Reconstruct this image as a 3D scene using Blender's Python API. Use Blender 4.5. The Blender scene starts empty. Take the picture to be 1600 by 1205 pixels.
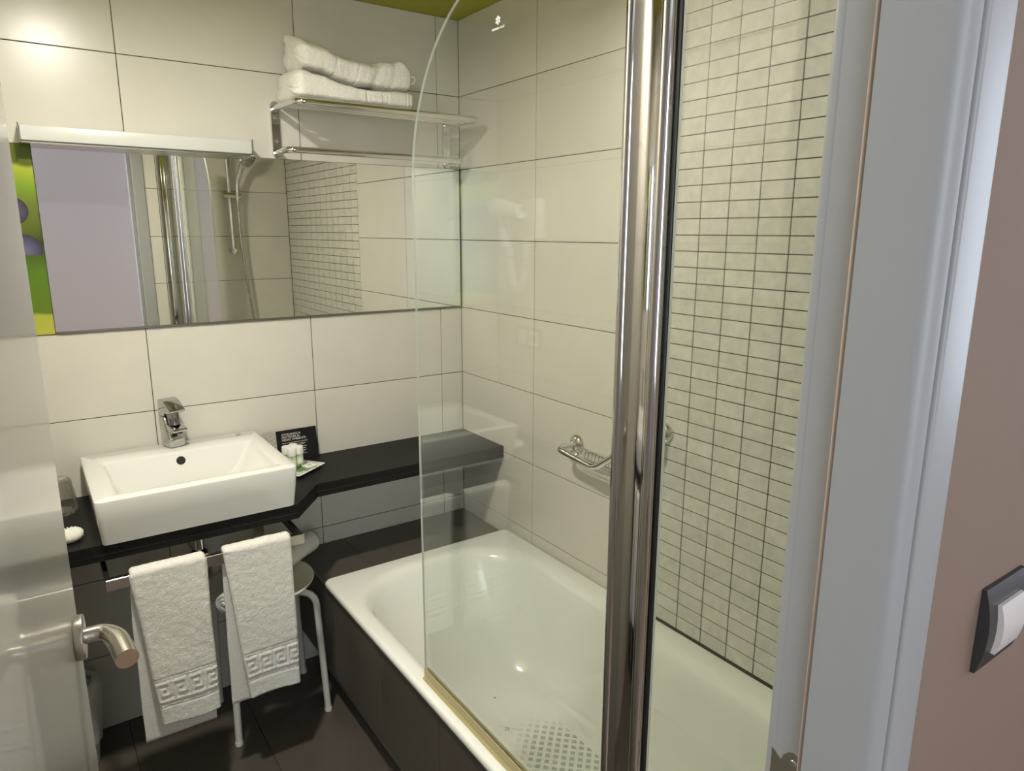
import bpy, bmesh, math, random
from mathutils import Vector, Matrix, noise
random.seed(7)
sc = bpy.context.scene
PI = math.pi

# ------------------------------------------------------------------ camera, world, exposure
cam_d = bpy.data.cameras.new('camera')
cam = bpy.data.objects.new('camera', cam_d)
sc.collection.objects.link(cam)
sc.camera = cam
cam_d.sensor_width = 36.0
cam_d.lens = 1096.37 / 1600 * 36.0
cam_d.clip_start = 0.01
CAM = Vector((-1.3689, -2.2999, 1.5249))
pitch, roll, yaw = -0.2156, -0.0029, -0.6090
R = Matrix.Rotation(yaw, 3, 'Z') @ Matrix.Rotation(pitch, 3, 'X') @ Matrix.Rotation(roll, 3, 'Y')
cx, fw, up = R.col[0], R.col[1], R.col[2]
M4 = Matrix.Identity(4)
for i in range(3):
    M4[i][0], M4[i][1], M4[i][2], M4[i][3] = cx[i], up[i], -fw[i], CAM[i]
cam.matrix_world = M4

world = bpy.data.worlds.new('world')
sc.world = world
world.use_nodes = True
world.node_tree.nodes['Background'].inputs[0].default_value = (0.75, 0.85, 1.0, 1)
world.node_tree.nodes['Background'].inputs[1].default_value = 0.6
vs = sc.view_settings
vs.view_transform = 'Standard'
vs.look = 'None'
vs.gamma = 1.0
vs.use_curve_mapping = False
vs.exposure = 0.0

LAMP_STRENGTH = 960.0        # bathroom ceiling lamp (emission of its diffuser)
HALL_DAYLIGHT = 25.0         # hall daylight: far window, and the added fill at the right end
HALL_LAMP = 45.0
hall_fill = bpy.data.lights.new('daylight', 'AREA')
hall_fill.shape = 'RECTANGLE'; hall_fill.size = 1.1; hall_fill.size_y = 1.5
hall_fill.energy = HALL_DAYLIGHT*.8; hall_fill.color = (0.78, 0.86, 1.0)
hall_fill_o = bpy.data.objects.new('daylight', hall_fill)
sc.collection.objects.link(hall_fill_o)
hall_fill_o.location = (1.16, -2.85, 1.55)
hall_fill_o.rotation_euler = (0, PI/2, 0)       # added fill along -x, brightens the hall's far wall but not the jamb
day2 = bpy.data.lights.new('daylight', 'AREA')
day2.shape = 'RECTANGLE'; day2.size = 1.0; day2.size_y = 1.4
day2.energy = HALL_DAYLIGHT*1.35; day2.color = (0.78, 0.86, 1.0)
day2_o = bpy.data.objects.new('daylight', day2)
sc.collection.objects.link(day2_o)
day2_o.location = (-1.95, -3.70, 1.55)
day2_o.rotation_euler = (PI/2, 0, 0)      # shines along +y into the hall

# ------------------------------------------------------------------ helpers
C = sc.collection

def link(name, me, m=None, parent=None):
    o = bpy.data.objects.new(name, me)
    C.objects.link(o)
    if m is not None and me is not None:
        me.materials.append(m)
    if parent is not None:
        o.parent = parent
    return o

def tag(o, label=None, cat=None, group=None, kind=None):
    if label: o['label'] = label
    if cat: o['category'] = cat
    if group: o['group'] = group
    if kind: o['kind'] = kind
    return o

def thing(name, loc, label, cat, group=None, rotz=0):
    o = bpy.data.objects.new(name, None)
    o.empty_display_size = 0.05
    C.objects.link(o)
    o.location = loc
    o.rotation_euler = (0, 0, rotz)
    return tag(o, label, cat, group)

def root_of(o):
    p = Vector((0, 0, 0))
    while o is not None:
        p = p + o.location
        o = o.parent
    return p

def part(name, bm, m, parent=None, smooth=False, world=True, kind=None):
    """bm in world coordinates (world=True) -> shifted into the parent's frame"""
    if world and parent is not None:
        bmesh.ops.translate(bm, verts=bm.verts, vec=-root_of(parent))
    bmesh.ops.recalc_face_normals(bm, faces=bm.faces)
    me = bpy.data.meshes.new(name)
    if smooth:
        for f in bm.faces: f.smooth = True
    bm.to_mesh(me); bm.free()
    if smooth == 'auto':
        me.set_sharp_from_angle(angle=math.radians(38))
    o = link(name, me, m, parent)
    if kind: o['kind'] = kind
    return o

def B():
    return bmesh.new()

def box(bm, x0, x1, y0, y1, z0, z1, bev=0.0, seg=1):
    r = bmesh.ops.create_cube(bm, size=1.0)
    vv = r['verts']
    for v in vv:
        v.co.x = x0 + (v.co.x + .5) * (x1 - x0)
        v.co.y = y0 + (v.co.y + .5) * (y1 - y0)
        v.co.z = z0 + (v.co.z + .5) * (z1 - z0)
    if bev > 0:
        es = list({e for v in vv for e in v.link_edges})
        bmesh.ops.bevel(bm, geom=es, offset=bev, segments=seg, profile=0.5, affect='EDGES')
    return vv

def prism(bm, pts, z0, z1, axis='z'):
    """closed polygon extruded. pts 2D; axis z: (x,y); axis x: (y,z); axis y: (x,z)"""
    def mk(p, h):
        if axis == 'z': return (p[0], p[1], h)
        if axis == 'x': return (h, p[0], p[1])
        return (p[0], h, p[1])
    a = [bm.verts.new(mk(p, z0)) for p in pts]
    b = [bm.verts.new(mk(p, z1)) for p in pts]
    n = len(pts)
    bm.faces.new(a); bm.faces.new(b)
    for i in range(n):
        bm.faces.new((a[i], a[(i+1) % n], b[(i+1) % n], b[i]))

def fillet(pts, r, n=6):
    pts = [Vector(p) for p in pts]
    out = [pts[0]]
    for i in range(1, len(pts)-1):
        a, b, c = pts[i-1], pts[i], pts[i+1]
        d1 = (a-b); d2 = (c-b)
        rr = min(r, d1.length*.49, d2.length*.49)
        p1 = b + d1.normalized()*rr; p2 = b + d2.normalized()*rr
        for k in range(n+1):
            t = k/n
            out.append(p1*(1-t)**2 + b*2*t*(1-t) + p2*t*t)
    out.append(pts[-1])
    return out

def tube(bm, pts, r, seg=12, cap=True, closed=False):
    pts = [Vector(p) for p in pts]
    n = len(pts)
    rs = r if isinstance(r, (list, tuple)) else [r]*n
    rings = []
    nrm = None
    for i in range(n):
        if closed:
            t = (pts[(i+1) % n]-pts[i-1]).normalized()
        elif i == 0: t = (pts[1]-pts[0]).normalized()
        elif i == n-1: t = (pts[-1]-pts[-2]).normalized()
        else: t = ((pts[i+1]-pts[i]).normalized()+(pts[i]-pts[i-1]).normalized()).normalized()
        if nrm is None:
            nrm = t.orthogonal().normalized()
        else:
            nrm = (nrm - t*nrm.dot(t)).normalized()
        bn = t.cross(nrm)
        rings.append([bm.verts.new(pts[i] + (nrm*math.cos(2*PI*k/seg)+bn*math.sin(2*PI*k/seg))*rs[i]) for k in range(seg)])
    m = n if closed else n-1
    for i in range(m):
        a, b = rings[i], rings[(i+1) % n]
        for k in range(seg):
            bm.faces.new((a[k], a[(k+1) % seg], b[(k+1) % seg], b[k]))
    if cap and not closed:
        bm.faces.new(rings[0]); bm.faces.new(rings[-1])

def lathe(bm, prof, seg=24, center=(0, 0, 0), axis=None):
    """prof: (r, h) list; h along axis (default z)"""
    c = Vector(center)
    q = Vector(axis if axis else (0, 0, 1)).normalized()
    u = q.orthogonal().normalized(); w = q.cross(u)
    rings = []
    for r_, h in prof:
        if r_ < 1e-6:
            rings.append([bm.verts.new(c + q*h)])
        else:
            rings.append([bm.verts.new(c + q*h + (u*math.cos(2*PI*k/seg)+w*math.sin(2*PI*k/seg))*r_) for k in range(seg)])
    for a, b in zip(rings[:-1], rings[1:]):
        for k in range(seg):
            k2 = (k+1) % seg
            if len(a) == 1 and len(b) == 1: continue
            if len(a) == 1: bm.faces.new((a[0], b[k2], b[k]))
            elif len(b) == 1: bm.faces.new((a[k], a[k2], b[0]))
            else: bm.faces.new((a[k], a[k2], b[k2], b[k]))
    if len(rings[0]) > 1: bm.faces.new(rings[0])
    if len(rings[-1]) > 1: bm.faces.new(rings[-1])

def rrect(x0, x1, y0, y1, r, n=6):
    pts = []
    for (px, py, a0) in ((x1-r, y1-r, 0), (x0+r, y1-r, 90), (x0+r, y0+r, 180), (x1-r, y0+r, 270)):
        for k in range(n+1):
            a = math.radians(a0 + 90*k/n)
            pts.append((px+r*math.cos(a), py+r*math.sin(a)))
    return pts

def loft(bm, rings, cap0=False, cap1=False):
    vr = [[bm.verts.new(p) for p in ring] for ring in rings]
    n = len(vr[0])
    for a, b in zip(vr[:-1], vr[1:]):
        for k in range(n):
            bm.faces.new((a[k], a[(k+1) % n], b[(k+1) % n], b[k]))
    if cap0: bm.faces.new(vr[0])
    if cap1: bm.faces.new(vr[-1])
    return vr

# ------------------------------------------------------------------ materials
def new_mat(name):
    m = bpy.data.materials.new(name)
    m.use_nodes = True
    nt = m.node_tree
    return m, nt, nt.nodes['Principled BSDF']

def N(nt, t, **kw):
    n = nt.nodes.new(t)
    for k, v in kw.items(): setattr(n, k, v)
    return n

def pbr(name, col, rough=.5, metal=0., coat=0., var=0., vscale=6., bump=0., bscale=80., spec=.5, objvar=0., rvar=0.):
    m, nt, p = new_mat(name)
    L = nt.links
    p.inputs['Base Color'].default_value = (*col, 1)
    p.inputs['Roughness'].default_value = rough
    p.inputs['Metallic'].default_value = metal
    p.inputs['Coat Weight'].default_value = coat
    p.inputs['Specular IOR Level'].default_value = spec
    tc = N(nt, 'ShaderNodeTexCoord')
    geo = N(nt, 'ShaderNodeNewGeometry')
    if var > 0:
        ns = N(nt, 'ShaderNodeTexNoise'); ns.inputs['Scale'].default_value = vscale; ns.inputs['Detail'].default_value = 6
        ns.inputs['Roughness'].default_value = .62
        L.new(geo.outputs['Position'], ns.inputs['Vector'])
        mr = N(nt, 'ShaderNodeMapRange')
        mr.inputs['From Min'].default_value = .25; mr.inputs['From Max'].default_value = .75
        mr.inputs['To Min'].default_value = 1-var; mr.inputs['To Max'].default_value = 1+var
        L.new(ns.outputs['Fac'], mr.inputs['Value'])
        val = mr.outputs['Result']
        if objvar > 0:
            oi = N(nt, 'ShaderNodeObjectInfo')
            m2 = N(nt, 'ShaderNodeMapRange'); m2.inputs['To Min'].default_value = 1-objvar; m2.inputs['To Max'].default_value = 1+objvar
            L.new(oi.outputs['Random'], m2.inputs['Value'])
            mu = N(nt, 'ShaderNodeMath', operation='MULTIPLY')
            L.new(val, mu.inputs[0]); L.new(m2.outputs['Result'], mu.inputs[1]); val = mu.outputs[0]
        mx = N(nt, 'ShaderNodeVectorMath', operation='SCALE')
        mx.inputs[0].default_value = col
        L.new(val, mx.inputs['Scale'])
        L.new(mx.outputs['Vector'], p.inputs['Base Color'])
    if rvar > 0:
        n3 = N(nt, 'ShaderNodeTexNoise'); n3.inputs['Scale'].default_value = vscale*1.7
        L.new(geo.outputs['Position'], n3.inputs['Vector'])
        m3 = N(nt, 'ShaderNodeMapRange'); m3.inputs['To Min'].default_value = rough-rvar; m3.inputs['To Max'].default_value = rough+rvar
        L.new(n3.outputs['Fac'], m3.inputs['Value']); L.new(m3.outputs['Result'], p.inputs['Roughness'])
    if bump > 0:
        nb = N(nt, 'ShaderNodeTexNoise'); nb.inputs['Scale'].default_value = bscale; nb.inputs['Detail'].default_value = 3
        L.new(geo.outputs['Position'], nb.inputs['Vector'])
        bp = N(nt, 'ShaderNodeBump'); bp.inputs['Strength'].default_value = bump; bp.inputs['Distance'].default_value = .002
        L.new(nb.outputs['Fac'], bp.inputs['Height']); L.new(bp.outputs['Normal'], p.inputs['Normal'])
    return m

def emit(name, col, s):
    m, nt, p = new_mat(name)
    p.inputs['Base Color'].default_value = (.8, .8, .8, 1)
    p.inputs['Emission Color'].default_value = (*col, 1)
    p.inputs['Emission Strength'].default_value = s
    return m

def glass_mat(name, tint, refl=1.0, rough=0.0):
    """thin architectural glass: straight transmission + Schlick reflection on each face"""
    m, nt, p = new_mat(name)
    nt.nodes.remove(p)
    L = nt.links
    out = nt.nodes['Material Output']
    geo = N(nt, 'ShaderNodeNewGeometry')
    dot = N(nt, 'ShaderNodeVectorMath', operation='DOT_PRODUCT')
    L.new(geo.outputs['Normal'], dot.inputs[0]); L.new(geo.outputs['Incoming'], dot.inputs[1])
    ab = N(nt, 'ShaderNodeMath', operation='ABSOLUTE'); L.new(dot.outputs['Value'], ab.inputs[0])
    om = N(nt, 'ShaderNodeMath', operation='SUBTRACT'); om.inputs[0].default_value = 1.0; L.new(ab.outputs[0], om.inputs[1])
    pw = N(nt, 'ShaderNodeMath', operation='POWER'); L.new(om.outputs[0], pw.inputs[0]); pw.inputs[1].default_value = 5.0
    ma = N(nt, 'ShaderNodeMath', operation='MULTIPLY_ADD'); L.new(pw.outputs[0], ma.inputs[0])
    ma.inputs[1].default_value = .957*refl; ma.inputs[2].default_value = .043*refl
    tr = N(nt, 'ShaderNodeBsdfTransparent'); tr.inputs['Color'].default_value = (*tint, 1)
    gl = N(nt, 'ShaderNodeBsdfGlossy'); gl.inputs['Roughness'].default_value = rough; gl.inputs['Color'].default_value = (1, 1, 1, 1)
    mx = N(nt, 'ShaderNodeMixShader')
    L.new(ma.outputs[0], mx.inputs['Fac']); L.new(tr.outputs[0], mx.inputs[1]); L.new(gl.outputs[0], mx.inputs[2])
    L.new(mx.outputs[0], out.inputs['Surface'])
    return m

TILE_C = (.645, .62, .55)
M_tile = pbr('beige_tile', TILE_C, .27, var=.03, vscale=9, objvar=.02)
M_mos = pbr('mosaic_tile', (.60, .585, .525), .30, var=.15, vscale=34, objvar=.05)
M_grout = pbr('dark_joint', (.065, .056, .042), .9)
M_dark = pbr('dark_grey_tile', (.083, .070, .057), .45, var=.16, vscale=7, objvar=.05, bump=.06, bscale=60)
M_dgrout = pbr('dark_tile_joint', (.035, .03, .026), .9)
M_lgrout = pbr('pale_tile_joint', (.19, .17, .14), .9)
M_ceil = pbr('olive_paint', (.36, .35, .035), .7, var=.02, vscale=3)
M_ceram = pbr('white_ceramic', (.77, .765, .73), .12, coat=.5, spec=.5)
M_tub = pbr('white_enamel', (.85, .85, .80), .14, coat=.5)
M_chrome = pbr('chrome', (.68, .67, .655), .06, 1.0)
M_post = pbr('polished_aluminium', (.50, .48, .47), .08, 1.0)
M_tap = pbr('satin_chrome', (.52, .52, .52), .11, 1.0)
M_steel = pbr('brushed_steel', (.60, .57, .52), .24, 1.0, bump=.03, bscale=300)
M_blacksteel = pbr('black_steel', (.02, .019, .017), .35)
M_screw = pbr('screw_steel', (.7, .68, .64), .2, 1.0)
M_hole = pbr('dark_hole', (.012, .011, .010), .8)
M_towel = pbr('white_terry', (.80, .78, .72), .95, bump=1.0, bscale=330, spec=.1, var=.08, vscale=170)
M_cloth = pbr('white_cotton', (.76, .74, .68), .95, bump=.3, bscale=500, spec=.1)
M_plastic = pbr('white_plastic', (.82, .82, .78), .35)
M_cream = pbr('cream_plastic', (.74, .71, .56), .40)
M_whitemetal = pbr('white_painted_metal', (.72, .70, .62), .35)
M_seal = pbr('amber_vinyl_seal', (.42, .35, .16), .28, spec=.6)
M_doorp = pbr('satin_grey_lacquer', (.50, .485, .44), .22, var=.01, coat=.25)
M_frame = pbr('grey_white_lacquer', (.35, .35, .345), .40)
M_gasket = pbr('beige_rubber', (.42, .34, .28), .6)
M_hallwall = pbr('taupe_paint', (.235, .165, .12), .85, var=.02, vscale=4, bump=.04, bscale=300)
M_hallfar = pbr('lilac_white_paint', (.86, .80, .83), .85, var=.01, vscale=3)
M_hallfloor = pbr('oak_floor', (.30, .20, .12), .45, var=.15, vscale=8)
M_white = pbr('white_paint', (.8, .8, .78), .7)
M_switchf = pbr('charcoal_plastic', (.035, .033, .033), .35)
M_switchr = pbr('pearl_plastic', (.72, .66, .62), .28)
M_card = pbr('black_card', (.012, .011, .012), .5, spec=.2)
M_ink = pbr('white_ink', (.75, .74, .70), .7)
M_marks = pbr('grey_print', (.56, .57, .52), .5)
M_glass = glass_mat('shower_glass', (.958, .972, .952), 1.25)
M_gedge = pbr('glass_edge', (.66, .68, .58), .12, spec=.8)
M_cup = glass_mat('clear_plastic', (.86, .86, .84), 3.2, .04)
M_diff = emit('lamp_diffuser', (1.0, .952, .835), LAMP_STRENGTH)
M_hall_lamp = emit('hall_lamp_diffuser', (1.0, .72, .45), HALL_LAMP)
M_dryer = pbr('white_gloss_plastic', (.80, .80, .77), .2)

# granite: near black with fine pale flecks
M_granite, nt, p = new_mat('black_granite')
geo = N(nt, 'ShaderNodeNewGeometry')
vo = N(nt, 'ShaderNodeTexNoise'); vo.inputs['Scale'].default_value = 420; vo.inputs['Detail'].default_value = 2
nt.links.new(geo.outputs['Position'], vo.inputs['Vector'])
cr = N(nt, 'ShaderNodeValToRGB')
cr.color_ramp.elements[0].position = .64; cr.color_ramp.elements[0].color = (.008, .007, .0065, 1)
cr.color_ramp.elements[1].position = .80; cr.color_ramp.elements[1].color = (.16, .14, .12, 1)
nt.links.new(vo.outputs['Fac'], cr.inputs['Fac']); nt.links.new(cr.outputs['Color'], p.inputs['Base Color'])
p.inputs['Roughness'].default_value = .5; p.inputs['Specular IOR Level'].default_value = .2
bp = N(nt, 'ShaderNodeBump'); bp.inputs['Strength'].default_value = .25; bp.inputs['Distance'].default_value = .001
vo2 = N(nt, 'ShaderNodeTexNoise'); vo2.inputs['Scale'].default_value = 240
nt.links.new(geo.outputs['Position'], vo2.inputs['Vector'])
nt.links.new(vo2.outputs['Fac'], bp.inputs['Height']); nt.links.new(bp.outputs['Normal'], p.inputs['Normal'])

# mirror
M_mirror, nt, p = new_mat('mirror_silver')
p.inputs['Base Color'].default_value = (.87, .88, .84, 1); p.inputs['Metallic'].default_value = 1; p.inputs['Roughness'].default_value = .0

# printed leaves-and-grapes panel beside the mirror (flat print)
M_print, nt, p = new_mat('grape_print')
L = nt.links
geo = N(nt, 'ShaderNodeNewGeometry')
sx = N(nt, 'ShaderNodeSeparateXYZ'); L.new(geo.outputs['Position'], sx.inputs[0])
nz = N(nt, 'ShaderNodeTexNoise'); nz.inputs['Scale'].default_value = 9; nz.inputs['Detail'].default_value = 1.5
L.new(geo.outputs['Position'], nz.inputs['Vector'])
ad = N(nt, 'ShaderNodeMath', operation='MULTIPLY_ADD'); L.new(nz.outputs['Fac'], ad.inputs[0]); ad.inputs[1].default_value = .10; L.new(sx.outputs['Z'], ad.inputs[2])
mr = N(nt, 'ShaderNodeMapRange'); mr.inputs['From Min'].default_value = 1.297; mr.inputs['From Max'].default_value = 1.797
L.new(ad.outputs[0], mr.inputs['Value'])
cr = N(nt, 'ShaderNodeValToRGB'); L.new(mr.outputs['Result'], cr.inputs['Fac'])
els = cr.color_ramp.elements
els[0].position = 0; els[0].color = (.45, .46, .06, 1)
els[1].position = 1; els[1].color = (.10, .14, .01, 1)
for pos, c in ((.08, (.42, .44, .06)), (.10, (.12, .19, .015)), (.35, (.10, .20, .015)), (.48, (.04, .06, .01)), (.66, (.16, .2, .03)), (.76, (.20, .34, .03)), (.90, (.40, .47, .04)), (.93, (.10, .14, .01))):
    e = els.new(pos); e.color = (*c, 1)
vr = N(nt, 'ShaderNodeTexVoronoi'); vr.inputs['Scale'].default_value = 11; vr.inputs['Randomness'].default_value = .5
L.new(geo.outputs['Position'], vr.inputs['Vector'])
gr = N(nt, 'ShaderNodeValToRGB'); L.new(vr.outputs['Distance'], gr.inputs['Fac'])
gr.color_ramp.elements[0].position = .05; gr.color_ramp.elements[0].color = (.16, .15, .26, 1)
gr.color_ramp.elements[1].position = .55; gr.color_ramp.elements[1].color = (.035, .022, .035, 1)
g1 = N(nt, 'ShaderNodeMath', operation='SUBTRACT'); L.new(sx.outputs['Z'], g1.inputs[0]); g1.inputs[1].default_value = 1.545
g2 = N(nt, 'ShaderNodeMath', operation='ABSOLUTE'); L.new(g1.outputs[0], g2.inputs[0])
g3 = N(nt, 'ShaderNodeMath', operation='LESS_THAN'); L.new(g2.outputs[0], g3.inputs[0]); g3.inputs[1].default_value = .085
g4 = N(nt, 'ShaderNodeMath', operation='LESS_THAN'); L.new(vr.outputs['Distance'], g4.inputs[0]); g4.inputs[1].default_value = .47
g5 = N(nt, 'ShaderNodeMath', operation='MULTIPLY'); L.new(g3.outputs[0], g5.inputs[0]); L.new(g4.outputs[0], g5.inputs[1])
mx = N(nt, 'ShaderNodeMix', data_type='RGBA'); L.new(g5.outputs[0], mx.inputs['Factor'])
L.new(cr.outputs['Color'], mx.inputs['A']); L.new(gr.outputs['Color'], mx.inputs['B'])
L.new(mx.outputs['Result'], p.inputs['Base Color']); p.inputs['Roughness'].default_value = .2

# toiletry bottle label: green blades fading down to white
M_label, nt, p = new_mat('leaf_label')
L = nt.links
tc = N(nt, 'ShaderNodeTexCoord'); sx = N(nt, 'ShaderNodeSeparateXYZ'); L.new(tc.outputs['Generated'], sx.inputs[0])
mp = N(nt, 'ShaderNodeMapping'); mp.inputs['Scale'].default_value = (14, 14, 1.6); L.new(tc.outputs['Generated'], mp.inputs['Vector'])
nz = N(nt, 'ShaderNodeTexNoise'); nz.inputs['Scale'].default_value = 1.0; nz.inputs['Detail'].default_value = 1; L.new(mp.outputs['Vector'], nz.inputs['Vector'])
ad = N(nt, 'ShaderNodeMath', operation='MULTIPLY_ADD'); L.new(nz.outputs['Fac'], ad.inputs[0]); ad.inputs[1].default_value = .8
zs = N(nt, 'ShaderNodeMath', operation='MULTIPLY'); L.new(sx.outputs['Z'], zs.inputs[0]); zs.inputs[1].default_value = .6; L.new(zs.outputs[0], ad.inputs[2])
cr = N(nt, 'ShaderNodeValToRGB'); L.new(ad.outputs[0], cr.inputs['Fac'])
els = cr.color_ramp.elements
els[0].position = 0; els[0].color = (.05, .12, .02, 1)
els[1].position = 1.0; els[1].color = (.10, .30, .02, 1)
for pos, c in ((.52, (.06, .14, .02)), (.56, (.75, .78, .66)), (.93, (.70, .76, .58)), (.97, (.16, .38, .04))):
    e = els.new(pos); e.color = (*c, 1)
L.new(cr.outputs['Color'], p.inputs['Base Color']); p.inputs['Roughness'].default_value = .25

# card: black/white fine hatch
M_hatch, nt, p = new_mat('hatched_card')
L = nt.links
geo = N(nt, 'ShaderNodeNewGeometry'); 
mp = N(nt, 'ShaderNodeMapping'); mp.inputs['Rotation'].default_value = (0, math.radians(45), 0); L.new(geo.outputs['Position'], mp.inputs['Vector'])
ck = N(nt, 'ShaderNodeTexChecker'); ck.inputs['Scale'].default_value = 330
ck.inputs['Color1'].default_value = (.03, .03, .03, 1); ck.inputs['Color2'].default_value = (.78, .76, .70, 1)
sx = N(nt, 'ShaderNodeSeparateXYZ'); L.new(mp.outputs[0], sx.inputs[0]); cb = N(nt, 'ShaderNodeCombineXYZ'); L.new(sx.outputs['X'], cb.inputs['X']); L.new(sx.outputs['Z'], cb.inputs['Y'])
L.new(cb.outputs[0], ck.inputs['Vector']); L.new(ck.outputs['Color'], p.inputs['Base Color']); p.inputs['Roughness'].default_value = .6

# ------------------------------------------------------------------ tiles
_tm = {}
TT = .0030
def tile_mesh(w, h, m, t=TT, bev=.0009):
    k = (round(w, 4), round(h, 4), m.name, t)
    if k not in _tm:
        bm = B()
        box(bm, -w/2, w/2, 0, t, -h/2, h/2, bev)        # face at local y = 0, body behind
        bmesh.ops.recalc_face_normals(bm, faces=bm.faces)
        me = bpy.data.meshes.new('tile'); bm.to_mesh(me); bm.free(); me.materials.append(m)
        _tm[k] = me
    return _tm[k]

def tile(parent, w, h, m, loc, rot, name='tile', joint=.0022):
    o = bpy.data.objects.new(name, tile_mesh(w-joint, h-joint, m))
    C.objects.link(o)
    o.parent = parent
    o.location = Vector(loc) - root_of(parent)
    o.rotation_euler = rot
    return o

def cuts(lo, hi, joints):
    v = [lo] + [j for j in sorted(joints) if lo+.004 < j < hi-.004] + [hi]
    return list(zip(v[:-1], v[1:]))

ZJ = [.995 + .25*k for k in range(-3, 6)]
CEIL = 2.247
H_B = (0, 0, 0)             # facing -y
H_R = (0, 0, -PI/2)         # facing -x   (local -y -> world -x)
H_L = (0, 0, PI/2)          # facing +x
H_F = (0, 0, PI)            # facing +y
H_U = (-PI/2, 0, 0)         # facing +z   (local -y -> +z)

def struct(name, bm, m, smooth=False):
    o = part(name, bm, m, None, smooth)
    o['kind'] = 'structure'
    return o

# ------------------------------------------------------------------ bathroom shell
MIR_X0, MIR_Z0, MIR_Z1 = -1.302, 1.2455, 1.745
bm = B(); box(bm, -1.60, .10, TT-.0004, .10, -.10, CEIL+.10)
wall_back = struct('wall_back', bm, M_grout)
XJ = [-.0898-.495*k for k in range(4)]
for z0, z1 in cuts(0, CEIL, ZJ):
    if 1.24 < (z0+z1)/2 < 1.75: continue                # rows fully covered by mirror and printed panel
    for x0, x1 in cuts(-1.50, 0, XJ):
        tile(wall_back, x1-x0, z1-z0, M_tile, ((x0+x1)/2, 0, (z0+z1)/2), H_B)

bm = B(); box(bm, TT-.0004, .10, -2.15, TT-.0004, -.10, CEIL+.10)
wall_right = struct('wall_right', bm, M_grout)
for z0, z1 in cuts(0, CEIL, ZJ):
    if z1 < .40: continue
    for y0, y1 in ((-.462, 0), (-.9636, -.462)):
        tile(wall_right, y1-y0, z1-z0, M_tile, (0, (y0+y1)/2, (z0+z1)/2), H_R)
# mosaic strip
CW, MH, MZ = .08275, .03923, 1.5182
cols = [(-.9636-CW*(k+1), -.9636-CW*k) for k in range(13)]
cols[-1] = (-2.0185, cols[-1][1])
rows = [(MZ+MH*k, MZ+MH*(k+1)) for k in range(-27, 19)]
rows[-1] = (rows[-1][0], CEIL)
far = B()
for ci, (y0, y1) in enumerate(cols):
    for z0, z1 in rows:
        if ci < 6:
            tile(wall_right, y1-y0, z1-z0, M_mos, (0, (y0+y1)/2, (z0+z1)/2), H_R, 'mosaic_tile', .0024)
        else:
            box(far, 0, TT, y0+.0012, y1-.0012, z0+.0012, z1-.0012, .0008)
part('mosaic_tiles', far, M_mos, wall_right, kind='stuff')

bm = B(); box(bm, -1.60, -1.50-TT+.0004, -2.05, TT-.0004, -.10, CEIL+.10)
wall_left = struct('wall_left', bm, M_grout)
for z0, z1 in cuts(0, CEIL, ZJ):
    for y0, y1 in cuts(-1.965, 0, [-.30-.5*k for k in range(4)]):
        tile(wall_left, y1-y0, z1-z0, M_tile, (-1.50, (y0+y1)/2, (z0+z1)/2), H_L)

# front wall: tub end, short return, door wall
YE, YD = -2.0205, -1.965
bm = B()
box(bm, -.70, TT, -2.05, YE-TT+.0004, -.10, CEIL+.10)
box(bm, -.795, -.70-TT+.0004, -2.05, YD-TT+.0004, -.10, CEIL+.10)
box(bm, -1.60, -.795, -2.05, YD-TT+.0004, 2.055, CEIL+.10)
wall_front = struct('wall_front', bm, M_grout)
for z0, z1 in cuts(0, CEIL, ZJ):
    if z1 > .40:
        for x0, x1 in cuts(-.70, 0, [-.5]):
            tile(wall_front, x1-x0, z1-z0, M_tile, ((x0+x1)/2, YE, (z0+z1)/2), H_F)
    tile(wall_front, .090, z1-z0, M_tile, (-.750, YD, (z0+z1)/2), H_F)
    tile(wall_front, YD-YE, z1-z0, M_tile, (-.70, (YD+YE)/2, (z0+z1)/2), H_L)
for x0, x1 in cuts(-1.50, -.795, [-1.245]):
    tile(wall_front, x1-x0, CEIL-2.11, M_tile, ((x0+x1)/2, YD, (CEIL+2.11)/2), H_F)

bm = B(); box(bm, -1.60, .10, -2.05, .10, CEIL, CEIL+.10)
ceiling = struct('ceiling', bm, M_ceil)

bm = B(); box(bm, -1.60, .10, -2.05, .10, -.10, -TT+.0004)
floor = struct('floor', bm, M_dgrout)
FX = [-1.25+.3345*k for k in range(-1, 3)]
for x0, x1 in cuts(-1.50, -.632, FX):
    for y0, y1 in cuts(-2.0, 0, [-.665*k for k in range(1, 4)]):
        tile(floor, x1-x0, y1-y0, M_dark, ((x0+x1)/2, (y0+y1)/2, 0), H_U, 'floor_tile')

# ------------------------------------------------------------------ hall outside the door
bm = B()
box(bm, -.795, 1.20, -2.055, -2.05, 0, 2.40)
box(bm, -1.50, -.795, -2.055, -2.05, 2.055, 2.40)
box(bm, -3.10, -1.50, -2.055, -2.05, 0, 2.40)
struct('wall_hall_near', bm, M_hallwall)
bm = B()
box(bm, -3.10, -2.50, -3.75, -3.65, 0, 2.40)
box(bm, -1.40, 1.20, -3.75, -3.65, 0, 2.40)
box(bm, -2.50, -1.40, -3.75, -3.65, 0, .80)
box(bm, -2.50, -1.40, -3.75, -3.65, 2.30, 2.40)
struct('wall_hall_far', bm, M_hallfar)
bm = B(); box(bm, -3.20, -3.10, -3.75, -2.05, 0, 2.40)
struct('wall_hall_left', bm, M_hallfar)
bm = B()
box(bm, 1.20, 1.30, -3.75, -3.45, 0, 2.40)
box(bm, 1.20, 1.30, -2.25, -2.05, 0, 2.40)
box(bm, 1.20, 1.30, -3.45, -2.25, 0, .78)
box(bm, 1.20, 1.30, -3.45, -2.25, 2.30, 2.40)
struct('wall_hall_right', bm, M_hallfar)
bm = B(); box(bm, -3.20, 1.30, -3.75, -2.05, 2.40, 2.50)
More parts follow.
